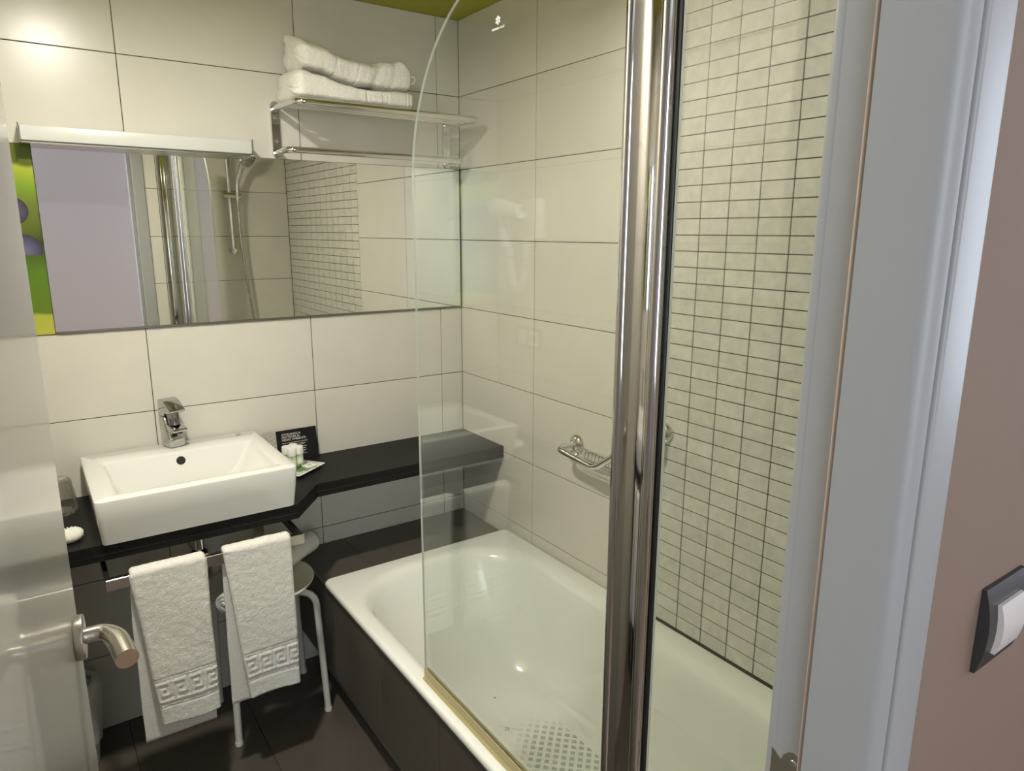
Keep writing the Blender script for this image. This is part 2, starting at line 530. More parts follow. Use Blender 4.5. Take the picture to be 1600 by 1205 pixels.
struct('ceiling_hall', bm, M_white)
bm = B(); box(bm, -3.20, 1.30, -3.75, -2.05, -.10, 0)
struct('floor_hall', bm, M_hallfloor)
bm = B()
for a in ((-3.45, -3.40, .78, 2.30), (-2.30, -2.25, .78, 2.30), (-3.40, -2.30, .78, .83), (-3.40, -2.30, 2.25, 2.30)):
    box(bm, 1.21, 1.28, a[0], a[1], a[2], a[3])
w1 = struct('added_window_1', bm, M_white)  # unseen window added at the hall's right end for the fill light
bm = B(); box(bm, 1.245, 1.250, -3.40, -2.30, .83, 2.25)
part('pane', bm, M_glass, w1)
bm = B()
for a in ((-2.50, -2.45, .80, 2.30), (-1.45, -1.40, .80, 2.30), (-2.45, -1.45, .80, .85), (-2.45, -1.45, 2.25, 2.30)):
    box(bm, a[0], a[1], -3.74, -3.67, a[2], a[3])
w2 = struct('window_2', bm, M_white)
bm = B(); box(bm, -2.45, -1.45, -3.6985+.004, -3.690, .85, 2.25)
part('pane', bm, M_glass, w2)
hl = thing('ceiling_lamp', (.30, -2.75, 2.40), 'small round warm lamp on the ceiling of the hall outside', 'lamp')
bm = B(); lathe(bm, [(.09, 0), (.09, -.03), (.075, -.035)], 24, (.30, -2.75, 2.399)); part('housing', bm, M_white, hl, 'auto')
bm = B(); lathe(bm, [(.074, -.034), (.06, -.045), (0, -.05)], 24, (.30, -2.75, 2.399)); part('diffuser', bm, M_hall_lamp, hl, True)

# ------------------------------------------------------------------ bathroom ceiling lamp (out of frame, the room's light)
LX, LY = -1.20, -.95
t = thing('ceiling_lamp', (LX, LY, CEIL), 'round white bathroom ceiling lamp above the floor in front of the basin', 'lamp')
bm = B(); lathe(bm, [(.068, 0), (.068, -.026), (.0515, -.030), (.0505, -.012), (0, -.012)], 32, (LX, LY, CEIL-.0005)); part('housing', bm, M_white, t, 'auto')
bm = B(); lathe(bm, [(.050, -.024), (.049, -.0265), (0, -.0275)], 32, (LX, LY, CEIL-.0005)); part('diffuser', bm, M_diff, t, True)

# ------------------------------------------------------------------ door frame and door
bm = B()
box(bm, -.820, -.7952, -1.9982, -1.957, 0, 2.055, .001)
fr = struct('trim_1', bm, M_frame)
def fpart(name, bm, m, **k): return part(name, bm, m, fr, **k)
# right stop with rounded hall-side nose
pts = [(-.7952, -1.9984), (-.835, -1.9984)]
for k in range(9):
    a = math.radians(180+90*k/8); pts.append((-.821+.014*math.cos(a), -2.047+.014*math.sin(a)))
pts += [(-.8185, -2.0585), (-.7952, -2.0585)]
bm = B(); prism(bm, pts, 0, 2.055); fpart('door_stop', bm, M_frame, smooth='auto')
bm = B(); prism(bm, rrect(-.8165, -.7745, -2.0635, -2.0556, .003, 4), 0, 2.11); fpart('casing', bm, M_frame, smooth='auto')
bm = B(); prism(bm, rrect(-.8205, -.766, -1.9645, -1.952, .004, 4), 0, 2.11); fpart('casing', bm, M_frame, smooth='auto')
bm = B(); tube(bm, [(-.8222, -1.9895, 0.0), (-.8222, -1.9895, 2.03)], .0021, 8); fpart('gasket', bm, M_gasket, smooth=True)
# left jamb and head
bm = B(); box(bm, -1.4985, -1.4295, -2.0585, -1.957, 0, 2.055); fpart('jamb', bm, M_frame)
bm = B(); box(bm, -1.4292, -.8205, -2.0585, -1.957, 2.03, 2.0548); fpart('head', bm, M_frame)
bm = B(); box(bm, -1.4985, -.8167, -2.0635, -2.0556, 2.05, 2.11); fpart('casing', bm, M_frame)
bm = B(); box(bm, -1.4985, -.8207, -1.9645, -1.952, 2.05, 2.11); fpart('casing', bm, M_frame)
# strike plate
bm = B()
pl = [(-1.9595, .92), (-1.9595, 1.036), (-1.9695, 1.028), (-1.9725, 1.036), (-1.977, 1.0415), (-1.982, 1.0432), (-1.987, 1.0415), (-1.9915, 1.036), (-1.9935, 1.028), (-1.9935, .92)]
prism(bm, pl, -.8213, -.8200, 'x'); sp = fpart('strike_plate', bm, M_steel)
bm = B(); lathe(bm, [(.0036, 0), (.0030, .0008), (0, .0009)], 14, (-.8213, -1.9825, 1.0325), (-1, 0, 0)); part('screw', bm, M_screw, sp, 'auto')
bm = B(); box(bm, -.8216, -.8210, -1.9865, -1.9755, .94, 1.018); part('latch_opening', bm, M_hole, sp)

# door leaf: hinge at (-1.472,-1.955), free edge at about (-1.362,-1.312)
HX, HY = -1.4255, -1.956
ang = math.atan2(.0662, .621)                 # lean of the leaf from +y towards +x
DW = .6245
d = bpy.data.objects.new('door_1', None); C.objects.link(d); d['kind'] = 'structure'
d.location = (HX, HY, 0); d.rotation_euler = (0, 0, -ang)
# local frame: +y along leaf, +x out of the hall-side face (face at x=0), thickness towards -x
bm = B()
prism(bm, [(0, 0), (-.022, 0), (-.022, DW-.002), (-.004, DW), (-.001, DW-.001), (0, DW-.004)], .012, 2.025)
lf = part('leaf', bm, M_doorp, d, 'auto', world=False)
def rose(sgn, x0):
    bm = B(); lathe(bm, [(.0258, 0), (.0265, .001), (.0265, .0090), (.0250, .0100), (.012, .0102)], 32, (x0, DW-.055, 1.052), (sgn, 0, 0))
    return part('rose', bm, M_steel, d, 'auto', world=False)
rose(1, .0003)
bm = B()
hp = fillet([(.008, DW-.055, 1.052), (.032, DW-.055, 1.053), (.045, DW-.082, 1.052), (.0535, DW-.120, 1.046)], .016, 8)
rs = [.0095 if q.y > DW-.058 else .0095+.0030*min(1, (DW-.058-q.y)/.02) for q in hp]
tube(bm, hp, rs, 20)
part('lever_handle', bm, M_steel, d, 'auto', world=False)

# ------------------------------------------------------------------ light switch in the hall
t = thing('light_switch', (-.608, -2.055, 1.150), 'light switch with charcoal frame and pale rocker on the taupe hall wall', 'switch')
def slab_x(bm, x0, x1, z0, z1, y0, d0, d1, n=8):
    """plate on the hall wall bulging towards -y, curved along z"""
    prev = None
    for k in range(n+1):
        tt = k/n; z = z0+(z1-z0)*tt
        dep = d0+(d1-d0)*(1-(2*tt-1)**2)
        ring = [bm.verts.new(q) for q in ((x0, y0, z), (x1, y0, z), (x1, y0-dep, z), (x0, y0-dep, z))]
        if prev:
            for a in range(4): bm.faces.new((prev[a], prev[(a+1) % 4], ring[(a+1) % 4], ring[a]))
        else: bm.faces.new(ring)
        prev = ring
    bm.faces.new(prev)
bm = B(); slab_x(bm, -.652, -.564, 1.106, 1.194, -2.0552, .004, .011); part('frame', bm, M_switchf, t, 'auto')
bm = B(); slab_x(bm, -.634, -.582, 1.124, 1.176, -2.0640, .0035, .008); part('rocker', bm, M_switchr, t, 'auto')

# ------------------------------------------------------------------ mirror, printed panel, light box
t = thing('mirror', (-.65, 0, MIR_Z0), 'wide frameless mirror filling the wall above the basin and counter', 'mirror')
bm = B(); box(bm, MIR_X0, -.0065, -.0045, .0005, MIR_Z0+.006, MIR_Z1); part('mirror_glass', bm, M_mirror, t)
bm = B(); box(bm, MIR_X0, -.001, -.0075, .0005, MIR_Z0, MIR_Z0+.0055, .001); part('bottom_channel', bm, pbr('grey_aluminium', (.30, .29, .26), .35, 1.0), t)
bm = B(); box(bm, -.0060, -.0008, -.0050, .0005, MIR_Z0+.006, MIR_Z1); part('edge_trim', bm, pbr('dark_sealant', (.06, .06, .04), .5), t)
bm = B(); box(bm, -1.4985, MIR_X0-.0015, -.0045, .0005, MIR_Z0, MIR_Z1, .0008)
tag(part('printed_panel', bm, M_print), 'narrow glossy panel printed with green leaves and purple grapes left of mirror', 'panel')

t = thing('light_box', (-1.04, 0, 1.743), 'long white light box with chrome end caps above mirror', 'light')
bm = B(); box(bm, -1.323, -.757, -.078, -.002, 1.7475, 1.785, .003, 2); part('diffuser', bm, pbr('opal_acrylic', (.60, .61, .58), .3), t, 'auto')
bm = B(); box(bm, -1.323, -.757, -.070, -.002, 1.7415, 1.7470, .001); part('base_strip', bm, M_steel, t)
for x in (-1.3265, -.7565):
    bm = B(); box(bm, x, x+.003, -.081, -.001, 1.7405, 1.789, .0008); part('end_cap', bm, M_chrome, t)

# ------------------------------------------------------------------ tub surround (dark tiled) and bathtub
TX = -.697                       # outer front edge of the tub rim
t = thing('tub_surround', (-.35, -1.0, 0), 'dark grey tiled surround and ledge enclosing the white bathtub', 'tub surround')
bm = B()
box(bm, -.6855+TT-.0004, -.655, -2.018, -.006, .128, .428)     # front carcass
box(bm, -.655, -.004, -.300, -.004, .128, .434-TT+.0004)     # ledge carcass
box(bm, -.632, -.60, -2.018, -.006, .001, .128)             # recessed plinth
part('carcass', bm, M_lgrout, t)
for y0, y1 in cuts(-2.018, -.004, [-.355-.3345*k for k in range(6)]):
    tile(t, y1-y0, .302, M_dark, (-.6855, (y0+y1)/2, .279), H_R, 'panel_tile', .002)
for x0, x1 in cuts(-.688, -.004, [-.515]):
    tile(t, x1-x0, .298, M_dark, ((x0+x1)/2, -.151, .4345), H_U, 'ledge_tile', .002)
bm = B(); box(bm, -.690, -.6857, -.302, -.004, .4305, .4345); part('edge_strip', bm, pbr('grey_strip', (.22, .20, .17), .4, .6), t)

tub = thing('bathtub', (-.35, -1.16, .43), 'white enamelled bathtub with rounded bowl behind the glass screen', 'bathtub')
def ring(x0, x1, y0, y1, r, z, n=14):
    return [(px, py, z) for px, py in rrect(x0, x1, y0, y1, r, n)]
RZ = .4555
OX0, OX1, OY0, OY1 = TX, -.004, -2.017, -.3005
bm = B()
rings = [ring(OX0+.006, OX1, OY0, OY1, .022, .4355),
         ring(OX0+.001, OX1, OY0, OY1, .022, .4365),
         ring(OX0, OX1, OY0, OY1, .022, .4400),
         ring(OX0, OX1, OY0, OY1, .022, .4470),
         ring(OX0+.0025, OX1-.001, OY0+.001, OY1-.002, .022, .4525),
         ring(OX0+.0065, OX1-.002, OY0+.002, OY1-.005, .022, .4550),
         ring(OX0+.012, OX1-.004, OY0+.004, OY1-.010, .022, RZ)]
# bowl opening then down
BX0, BX1, BY0, BY1 = -.655, -.062, -1.965, -.352
RR = .215
rings += [ring(BX0-.012, BX1+.014, BY0-.010, BY1+.012, RR+.010, RZ),
          ring(BX0-.003, BX1+.004, BY0-.003, BY1+.003, RR+.004, RZ-.0008),
          ring(BX0+.004, BX1-.006, BY0+.004, BY1-.006, RR, RZ-.0035),
          ring(BX0+.010, BX1-.015, BY0+.011, BY1-.015, RR-.004, RZ-.0085),
          ring(BX0+.015, BX1-.022, BY0+.017, BY1-.024, RR-.006, RZ-.0165),
          ring(BX0+.019, BX1-.027, BY0+.022, BY1-.033, RR-.008, RZ-.030),
          ring(BX0+.025, BX1-.033, BY0+.030, BY1-.052, RR-.012, RZ-.070),
          ring(BX0+.040, BX1-.044, BY0+.048, BY1-.115, RR-.020, RZ-.180),
          ring(BX0+.058, BX1-.060, BY0+.068, BY1-.185, .178, RZ-.270),
          ring(BX0+.080, BX1-.080, BY0+.092, BY1-.240, .155, RZ-.322),
          ring(BX0+.108, BX1-.108, BY0+.125, BY1-.290, .125, RZ-.346),
          ring(BX0+.150, BX1-.150, BY0+.170, BY1-.340, .095, RZ-.352)]
loft(bm, rings, cap1=True)
part('shell', bm, M_tub, tub, 'auto')
TFZ = RZ-.352
# anti-slip print
bm = B()
def quad(bm, cx_, cy_, s, a):
    vv = [bm.verts.new((cx_+s*math.cos(a+PI/4+k*PI/2), cy_+s*math.sin(a+PI/4+k*PI/2), TFZ+.0006)) for k in range(4)]
    bm.faces.new(vv)
st = .0225
for i in range(-40, 41):
    for j in range(-40, 41):
        u, v = i*st, j*st
        x = -.290 + (u+v)*.7071; y = -1.20 + (u-v)*.7071
        e = ((x+.290)/.150)**2 + ((y+1.20)/.40)**2
        if e > 1: continue
        s = .0046 if e < .62 else .0046*(1.05-e)/.43
        if s < .0008: continue
        for k in range(4):
            a = PI/4*0 + k*PI/2 + PI/4
            quad(bm, x+.0046*math.cos(a+PI/4), y+.0046*math.sin(a+PI/4), s, 0)
part('antislip_print', bm, M_marks, tub, kind='stuff')
bm = B()                                             # maker's mark: a hairline of print and a small four-petal emblem
for k in range(22):
    x = -.366 + .0032*k*.62; y = -.800 - .0032*k*.78
    quad(bm, x, y, .0011, .67)
for dx, dy in ((0, 0), (.006, 0), (-.006, 0), (0, .006), (0, -.006)):
    quad(bm, -.354+dx, -.826+dy, .0026, 0)
part('printed_emblem', bm, pbr('dark_print', (.16, .16, .14), .6), tub)
bm = B(); lathe(bm, [(.0030, 0), (.0022, .0009), (0, .0010)], 10, (-.306, -.687, TFZ+.0002)); part('rubber_dot', bm, M_hole, tub)

# ------------------------------------------------------------------ glass shower screen
GX = -.665
t = thing('shower_screen', (GX, -1.5, RZ), 'clear glass bath screen with rounded top corner, chrome hinge post and fixed side pane', 'shower screen')
out = [(-1.560, .472), (-.925, .472), (-.925, 1.62)]
for k in range(1, 25):
    a = math.radians(90*k/24)
    out.append((-1.255+.33*math.cos(a), 1.62+.34*math.sin(a)))
out.append((-1.560, 1.96))
def pane(outline, x0, x1, name, parent):
    bm = B()
    a = [bm.verts.new((x0, p[0], p[1])) for p in outline]; b = [bm.verts.new((x1, p[0], p[1])) for p in outline]
    bm.faces.new(a); bm.faces.new(b)
    for f in bm.faces: f.material_index = 0
    n = len(outline)
    for i in range(n):
        f = bm.faces.new((a[i], a[(i+1) % n], b[(i+1) % n], b[i])); f.material_index = 1
    o = part(name, bm, M_glass, parent)
    o.data.materials.append(M_gedge)
    return o
pane(out, GX-.0025, GX+.0025, 'swing_pane', t)
pane([(-2.0, .476), (-1.6570, .476), (-1.6570, 1.96), (-2.0, 1.96)], GX-.0025, GX+.0025, 'fixed_pane', t)
for y, pr_ in ((-1.5710, .0092), (-1.6370, .0118)):
    bm = B(); tube(bm, [(GX-.004, y, .458), (GX-.004, y, 1.965)], pr_, 24); part('round_post', bm, M_post, t, 'auto')
bm = B()
cs = []
for k in range(9):
    u = k/8; cs.append((-1.577-.051*u, GX-.0095+.006*math.sin(PI*u)))
pr = [(p_[1], p_[0]) for p_ in cs] + [(GX+.010, -1.628), (GX+.010, -1.577)]
prism(bm, pr, .460, 1.963); part('hinge_channel', bm, M_post, t, 'auto')
bm = B(); box(bm, GX-.004, GX+.005, -1.6555, -1.6490, .458, 1.962, .001); part('clamp_strip', bm, M_blacksteel, t)
bm = B(); box(bm, GX-.014, GX+.014, -2.019, -1.990, .458, 1.965, .004, 2); part('wall_profile', bm, M_chrome, t, 'auto')
bm = B()
box(bm, GX-.0058, GX-.0028, -1.560, -.927, .464, .484, .001)
box(bm, GX+.0028, GX+.0058, -1.560, -.927, .464, .484, .001)
prism(bm, [(GX-.0058, .4715), (GX+.0058, .4715), (GX+.0058, .464), (GX+.0035, .4590), (GX-.0030, .4562), (GX-.0105, .4570), (GX-.0045, .463)], -1.560, -.927, 'y')
part('bottom_seal', bm, M_seal, t)
bm = B(); box(bm, GX-.007, GX+.007, -1.99, -1.665, .458, .478, .001); part('sill_strip', bm, M_chrome, t)

def text(body, size, loc, rot, m, parent, name, align='LEFT'):
    cu = bpy.data.curves.new(name, 'FONT'); cu.body = body; cu.size = size; cu.align_x = align; cu.resolution_u = 2
    o = bpy.data.objects.new(name, cu); C.objects.link(o)
    bpy.context.view_layer.update()
    me = bpy.data.meshes.new_from_object(o.evaluated_get(bpy.context.evaluated_depsgraph_get()))
    C.objects.unlink(o); bpy.data.objects.remove(o)
    me.materials.clear()
    r = link(name, me, m, parent)
    r.location = Vector(loc) - (root_of(parent) if parent else Vector())
    r.rotation_euler = rot
    return r
RT = (PI/2, 0, -PI/2)
text('TEMPERED GLASS', .0048, (GX-.0029, -1.251, 1.8525), RT, M_ink, t, 'printed_lettering', 'CENTER')
bm = B()                                             # six-petal flake above the lettering
for k in range(6):
    a = math.radians(60*k+90)
    for rr, s in ((.0052, .0022), (.0024, .0012)):
        yy, zz = -1.251+rr*math.cos(a), 1.8665+rr*math.sin(a)
        vv = [bm.verts.new((GX-.0029, yy+s*math.cos(a+q*PI/2), zz+s*math.sin(a+q*PI/2))) for q in range(4)]
        bm.faces.new(vv)
part('printed_flake', bm, M_ink, t)

# ------------------------------------------------------------------ counter
t = thing('counter', (-.75, -.2, .767), 'black granite counter under the basin, narrowing to a shelf above the tub ledge', 'counter')
cp = [(-1.4975, -.0008), (-.0008, -.0008), (-.0008, -.286), (-.692, -.286), (-.795, -.414), (-1.4975, -.402)]
bm = B(); prism(bm, cp, .7415, .767)
es = [e for e in bm.edges if all(v.co.z > .766 for v in e.verts) and e.calc_face_angle(0) > .1]
bmesh.ops.bevel(bm, geom=es, offset=.0015, segments=2, affect='EDGES')
part('slab', bm, M_granite, t)
bm = B()
fr_o = [(-.0008, -.286), (-.692, -.286), (-.795, -.414), (-1.4975, -.402)]
fr_i = [(-1.4975, -.377), (-.807, -.389), (-.704, -.261), (-.0008, -.261)]
prism(bm, fr_o+fr_i, .7245, .7402); part('apron', bm, M_granite, t)

bm = B()
ins = .0012
prism(bm, [(-.0008, -.286+ins), (-.6925, -.286+ins), (-.7955, -.414+ins), (-1.4975, -.402+ins), (-1.4975, -.39), (-.80, -.40), (-.70, -.275), (-.0008, -.275)], .7402, .7415)
part('joint_line', bm, pbr('pale_joint', (.15, .14, .12), .6), t)

# ------------------------------------------------------------------ basin and tap
t = thing('washbasin', (-1.04, -.22, .767), 'white rectangular countertop washbasin with chrome tap hole and overflow', 'basin')
BZ = .892
def rr3(x0, x1, y0, y1, r, z, n=6): return [(a, b, z) for a, b in rrect(x0, x1, y0, y1, r, n)]
bx0, bx1, by0, by1 = -1.287, -.797, -.447, -.012
bm = B()
rg = [rr3(bx0+.012, bx1-.008, by0+.030, by1-.002, .010, .7675),
      rr3(bx0+.009, bx1-.006, by0+.026, by1, .014, .7695),
      rr3(bx0+.004, bx1-.003, by0+.010, by1, .014, .83),
      rr3(bx0, bx1, by0+.001, by1, .014, BZ-.008),
      rr3(bx0+.001, bx1-.001, by0+.002, by1-.001, .014, BZ-.003),
      rr3(bx0+.005, bx1-.005, by0+.006, by1-.005, .014, BZ)]
ix0, ix1, iy0, iy1 = -1.238, -.838, -.405, -.120
rg += [rr3(ix0-.005, ix1+.005, iy0-.005, iy1+.004, .012, BZ),
       rr3(ix0, ix1, iy0, iy1, .012, BZ-.002),
       rr3(ix0+.003, ix1-.004, iy0+.003, iy1-.004, .012, BZ-.008),
       rr3(ix0+.012, ix1-.030, iy0+.010, iy1-.014, .016, BZ-.055),
       rr3(ix0+.030, ix1-.055, iy0+.022, iy1-.028, .030, BZ-.088),
       rr3(ix0+.070, ix1-.095, iy0+.060, iy1-.065, .050, BZ-.097)]
loft(bm, rg, cap0=True, cap1=True)
part('bowl', bm, M_ceram, t, 'auto')
nrm_ = Vector((0, -.978, .208)).normalized()
oc = Vector((-1.041, iy1-.0080, BZ-.027))
bm = B(); lathe(bm, [(.0125, 0), (.0120, .0014), (0, .0015)], 24, oc, nrm_); part('overflow_hole', bm, M_hole, t, 'auto')
bm = B(); lathe(bm, [(.021, 0), (.021, .002), (.016, .004), (0, .0045)], 24, (-1.04, -.255, BZ-.0968)); part('drain_cap', bm, M_chrome, t, 'auto')
bm = B(); tube(bm, [(-.862, -.040, BZ+.0004), (-.848, -.040, BZ+.0004)], .0007, 6); part('printed_mark', bm, M_hole, t)

t = thing('basin_tap', (-1.043, -.058, BZ), 'chrome single lever mixer tap standing on back rim of the basin', 'tap', None, .26)
tx, ty = -1.043, -.058
def side_prism(pts, w, bev, seg=3):
    bm = B(); prism(bm, [(y, BZ+z) for y, z in pts], tx-w/2, tx+w/2, 'x')
    bmesh.ops.recalc_face_normals(bm, faces=bm.faces)
    bmesh.ops.bevel(bm, geom=list(bm.edges), offset=bev, segments=seg, profile=.5, affect='EDGES')
    return bm
bm = side_prism([(-.026, .0003), (-.082, .0003), (-.084, .030), (-.070, .052), (-.050, .093), (-.020, .093)], .047, .008, 4)
part('body', bm, M_tap, t, 'auto')
bm = side_prism([(-.060, .074), (-.104, .062), (-.109, .058), (-.106, .052), (-.066, .049)], .043, .0022)
spt = part('spout', bm, M_tap, t, 'auto')
bm = B(); lathe(bm, [(.011, 0), (.011, -.005), (.008, -.005)], 20, (tx, -.094, BZ+.0525)); part('aerator', bm, M_blacksteel, spt, 'auto')
bm = B(); lathe(bm, [(.0165, 0), (.0165, .030), (.0175, .032), (.0175, .042), (0, .042)], 28, (tx, -.072, BZ+.068), (0, .18, 1)); part('cartridge_collar', bm, pbr('dark_chrome', (.30, .285, .285), .12, 1.0), t, 'auto')
bm = side_prism([(-.020, .0945), (-.050, .0945), (-.056, .104), (-.092, .108), (-.101, .112), (-.101, .118), (-.062, .143), (-.040, .147), (-.022, .142)], .047, .0030)
part('lever', bm, M_tap, t, 'auto')

# ------------------------------------------------------------------ plumbing under the basin
t = thing('bottle_trap', (-1.035, -.21, .55), 'chrome bottle trap and pipes under the basin', 'trap')
bm = B(); tube(bm, [(-1.03, -.21, .735), (-1.03, -.21, .575)], .016, 20); part('tailpiece', bm, M_chrome, t, 'auto')
bm = B(); lathe(bm, [(.022, 0), (.030, .008), (.030, .085), (.024, .095), (.018, .100)], 24, (-1.03, -.21, .515)); part('cup', bm, M_chrome, t, 'auto')
bm = B(); tube(bm, [(-1.03, -.185, .59), (-1.03, -.012, .59)], .014, 16); part('waste_pipe', bm, M_chrome, t, 'auto')
bm = B(); lathe(bm, [(.034, 0), (.030, .010), (.016, .014)], 24, (-1.03, -.0005, .59), (0, -1, 0)); part('flange', bm, M_chrome, t, 'auto')
bm = B(); tube(bm, fillet([(-1.075, -.02, .60), (-1.075, -.09, .60), (-1.062, -.10, .735)], .04), .007, 10); part('supply_hose', bm, M_steel, t, 'auto')
bm = B(); lathe(bm, [(.022, 0), (.020, .008), (.010, .012), (.010, .03), (.014, .03), (.014, .045), (0, .047)], 20, (-1.075, -.0005, .60), (0, -1, 0)); part('stop_valve', bm, M_chrome, t, 'auto')

# ------------------------------------------------------------------ towel rail under the counter
RY, RZ0, RZ1 = -.452, .664, .694
t = thing('towel_rail', (-1.035, -.45, .70), 'flat steel towel rail on black arms below front of the counter', 'towel rail')
bm = B(); box(bm, -1.284, -.795, RY-.006, RY+.006, RZ0, RZ1, .0012); part('bar', bm, M_steel, t)
for x in (-1.284, -.807):
    bm = B(); box(bm, x+.0008, x+.0112, RY+.0062, -.150, RZ0+.002, RZ1-.002, .001); part('arm', bm, M_blacksteel, t)
    bm = B(); box(bm, x-.012, x+.024, -.19, -.150, RZ1-.0018, RZ1+.001); box(bm, x+.0008, x+.0112, -.185, -.155, RZ1, .7408); part('hanger', bm, M_steel, t)
t = thing('wall_bracket', (-.803, 0, .545), 'small steel plate with bolt on the wall tiles below the counter', 'bracket')
bm = B(); box(bm, -.823, -.790, -.006, -.0005, .520, .580, .001); pl_ = part('plate', bm, M_steel, t)
bm = B(); lathe(bm, [(.008, 0), (.0075, .003), (0, .005)], 16, (-.8065, -.006, .566), (0, -1, 0)); part('bolt', bm, M_screw, t, 'auto')

# ------------------------------------------------------------------ hanging hand towels
KEY = ["111111111.", "1.......1.", "1.11111.1.", "1.1...1.1.", "1.1.1.1.1.", "1.1.111.1.", "1.1.......", "1.11111111"]
KEY = ["1111111.", "1.....1.", "1.111.1.", "1.1...1.", "1.11111.", "1.......", "11111111"]
def relief(u, v, w):
    """u across (0..w), v height above the hem (m): returns raised height"""
    h = 0
    for zc, s in ((.052, .0030), (.060, .0030), (.128, .0030), (.136, .0030)):
        h -= .0022*math.exp(-((v-zc)/.0022)**2)
    if .064 < v < .124:
        k = int((.124-v)/.060*7); c = int(u/.0058) % 8
        if KEY[min(k, 6)][c] == '1': h += .0014
        else: h -= .0012
    return h

def hanging_towel(name, x0, x1, zf, zb, label, seed, taper=0.0):
    th = .012
    yo = RY
    outer = []; inner = []
    zt = RZ1
    nf, na, nb = 150, 12, 60
    for k in range(nf+1):
        z = zf + (zt-zf)*k/nf
        sag = .004*math.sin(PI*(k/nf))
        outer.append((yo-.008-th-sag*0-.004*(1-k/nf), z, 1)); inner.append((yo-.008-.004*(1-k/nf), z))
    for k in range(1, na):
        a = PI*k/na
        outer.append((yo-(.008+th)*math.cos(a), zt+(.004+th)*math.sin(a), 2)); inner.append((yo-.008*math.cos(a), zt+.0035*math.sin(a)))
    for k in range(nb+1):
        z = zt + (zb-zt)*k/nb
        outer.append((yo+.008+th+.006*(k/nb), z, 3)); inner.append((yo+.008+.006*(k/nb), z))
    M = len(outer); NC = 72
    w = x1-x0
    bm = B()
    VO = []; VI = []
    for j in range(NC+1):
        u = j/NC; ro = []; ri = []
        for i in range(M):
            y, z, sd = outer[i]
            edge = min(u, 1-u)
            xx = x0 + w*u
            n1 = noise.noise(Vector((xx*9+seed, z*7, sd*3.1)))
            n2 = noise.noise(Vector((xx*160+seed, z*160, sd*7.7)))
            n3 = noise.noise(Vector((xx*55+seed*2, z*45, sd)))
            rel = relief(u*w, z-(zf if sd == 1 else zb), w) if sd != 2 else 0
            rnd = -.006*(1-min(1, edge/.05))**2
            off = .0025*n1 + .0008*n2 + .0010*n3 + rel + rnd
            wob = .003*noise.noise(Vector((z*6+seed, sd*2.0, 0))) * (1 if u < .5 else -1) * (2*abs(u-.5))
            drop = 0
            if sd == 1: drop = .004*math.sin(u*5+seed)*max(0, 1-(z-zf)/.15); yy = y - off
            elif sd == 3: drop = 0; yy = y + off
            else:
                a = PI*(i-nf)/na; yy = y - off*math.cos(a); z = z + off*math.sin(a)
            xs = -.006*(1-(z-zb)/(zt-zb)) if sd == 3 else 0
            xl = taper*(1-u)*max(0, (zt-z)/(zt-zf)) if sd == 1 else 0
            ro.append(bm.verts.new((xx+wob+xs+xl, yy, z+drop)))
            y2, z2 = inner[i]
            ri.append(bm.verts.new((xx+wob+xs+xl, y2, z2+drop)))
        VO.append(ro); VI.append(ri)
    for j in range(NC):
        for i in range(M-1):
            bm.faces.new((VO[j][i], VO[j+1][i], VO[j+1][i+1], VO[j][i+1]))
            bm.faces.new((VI[j][i], VI[j][i+1], VI[j+1][i+1], VI[j+1][i]))
        bm.faces.new((VO[j][0], VI[j][0], VI[j+1][0], VO[j+1][0]))
        bm.faces.new((VO[j][-1], VO[j+1][-1], VI[j+1][-1], VI[j][-1]))
    for jj in (0, NC):
        for i in range(M-1):
            bm.faces.new((VO[jj][i], VO[jj][i+1], VI[jj][i+1], VI[jj][i]))
    return tag(part(name, bm, M_towel, None, True), label, 'towel', 'hand towels on the rail')
hanging_towel('hand_towel', -1.234, -1.056, .262, .208, 'white terry hand towel with key border hanging nearer the door', 1.3, .036)
hanging_towel('hand_towel', -1.014, -.836, .254, .230, 'white terry hand towel with key border hanging nearer the tub', 5.9, .036)

# ------------------------------------------------------------------ stool with rolled bath mat
SXc, SYc, SZc = -.858, -.190, .452
t = thing('stool', (SXc, SYc, 0), 'round cream stool with four white tube legs under the counter', 'stool')
bm = B()
lathe(bm, [(.0, .0), (.09, .003), (.148, .012), (.160, .020), (.162, .024), (.158, .0255), (.146, .018), (.09, .009), (.0, .006)], 48, (SXc, SYc, SZc-.024))
part('seat', bm, M_cream, t, True)
for sx_, sy_ in ((-1, -1), (1, -1), (-1, 1), (1, 1)):
    fx, fy = SXc+.010+sx_*.140, SYc+.0+sy_*.122
    top = Vector((SXc+sx_*.070, SYc+sy_*.060, SZc-.030)); knee = Vector((SXc+.006+sx_*.128, SYc+sy_*.112, SZc-.036)); foot = Vector((fx, fy, .004))
    bm = B(); tube(bm, fillet([top, knee, foot], .055, 8), .0105, 14); lg = part('leg', bm, M_whitemetal, t, 'auto')
    bm = B(); lathe(bm, [(.0118, 0), (.0122, .010), (.0108, .014)], 14, (fx, fy, .0005)); part('foot_cap', bm, M_whitemetal, lg, 'auto')
bm = B(); box(bm, SXc-.02, SXc-.008, SYc-.03, SYc-.012, SZc-.016, SZc-.0135); part('seat_slot', bm, M_hole, t)
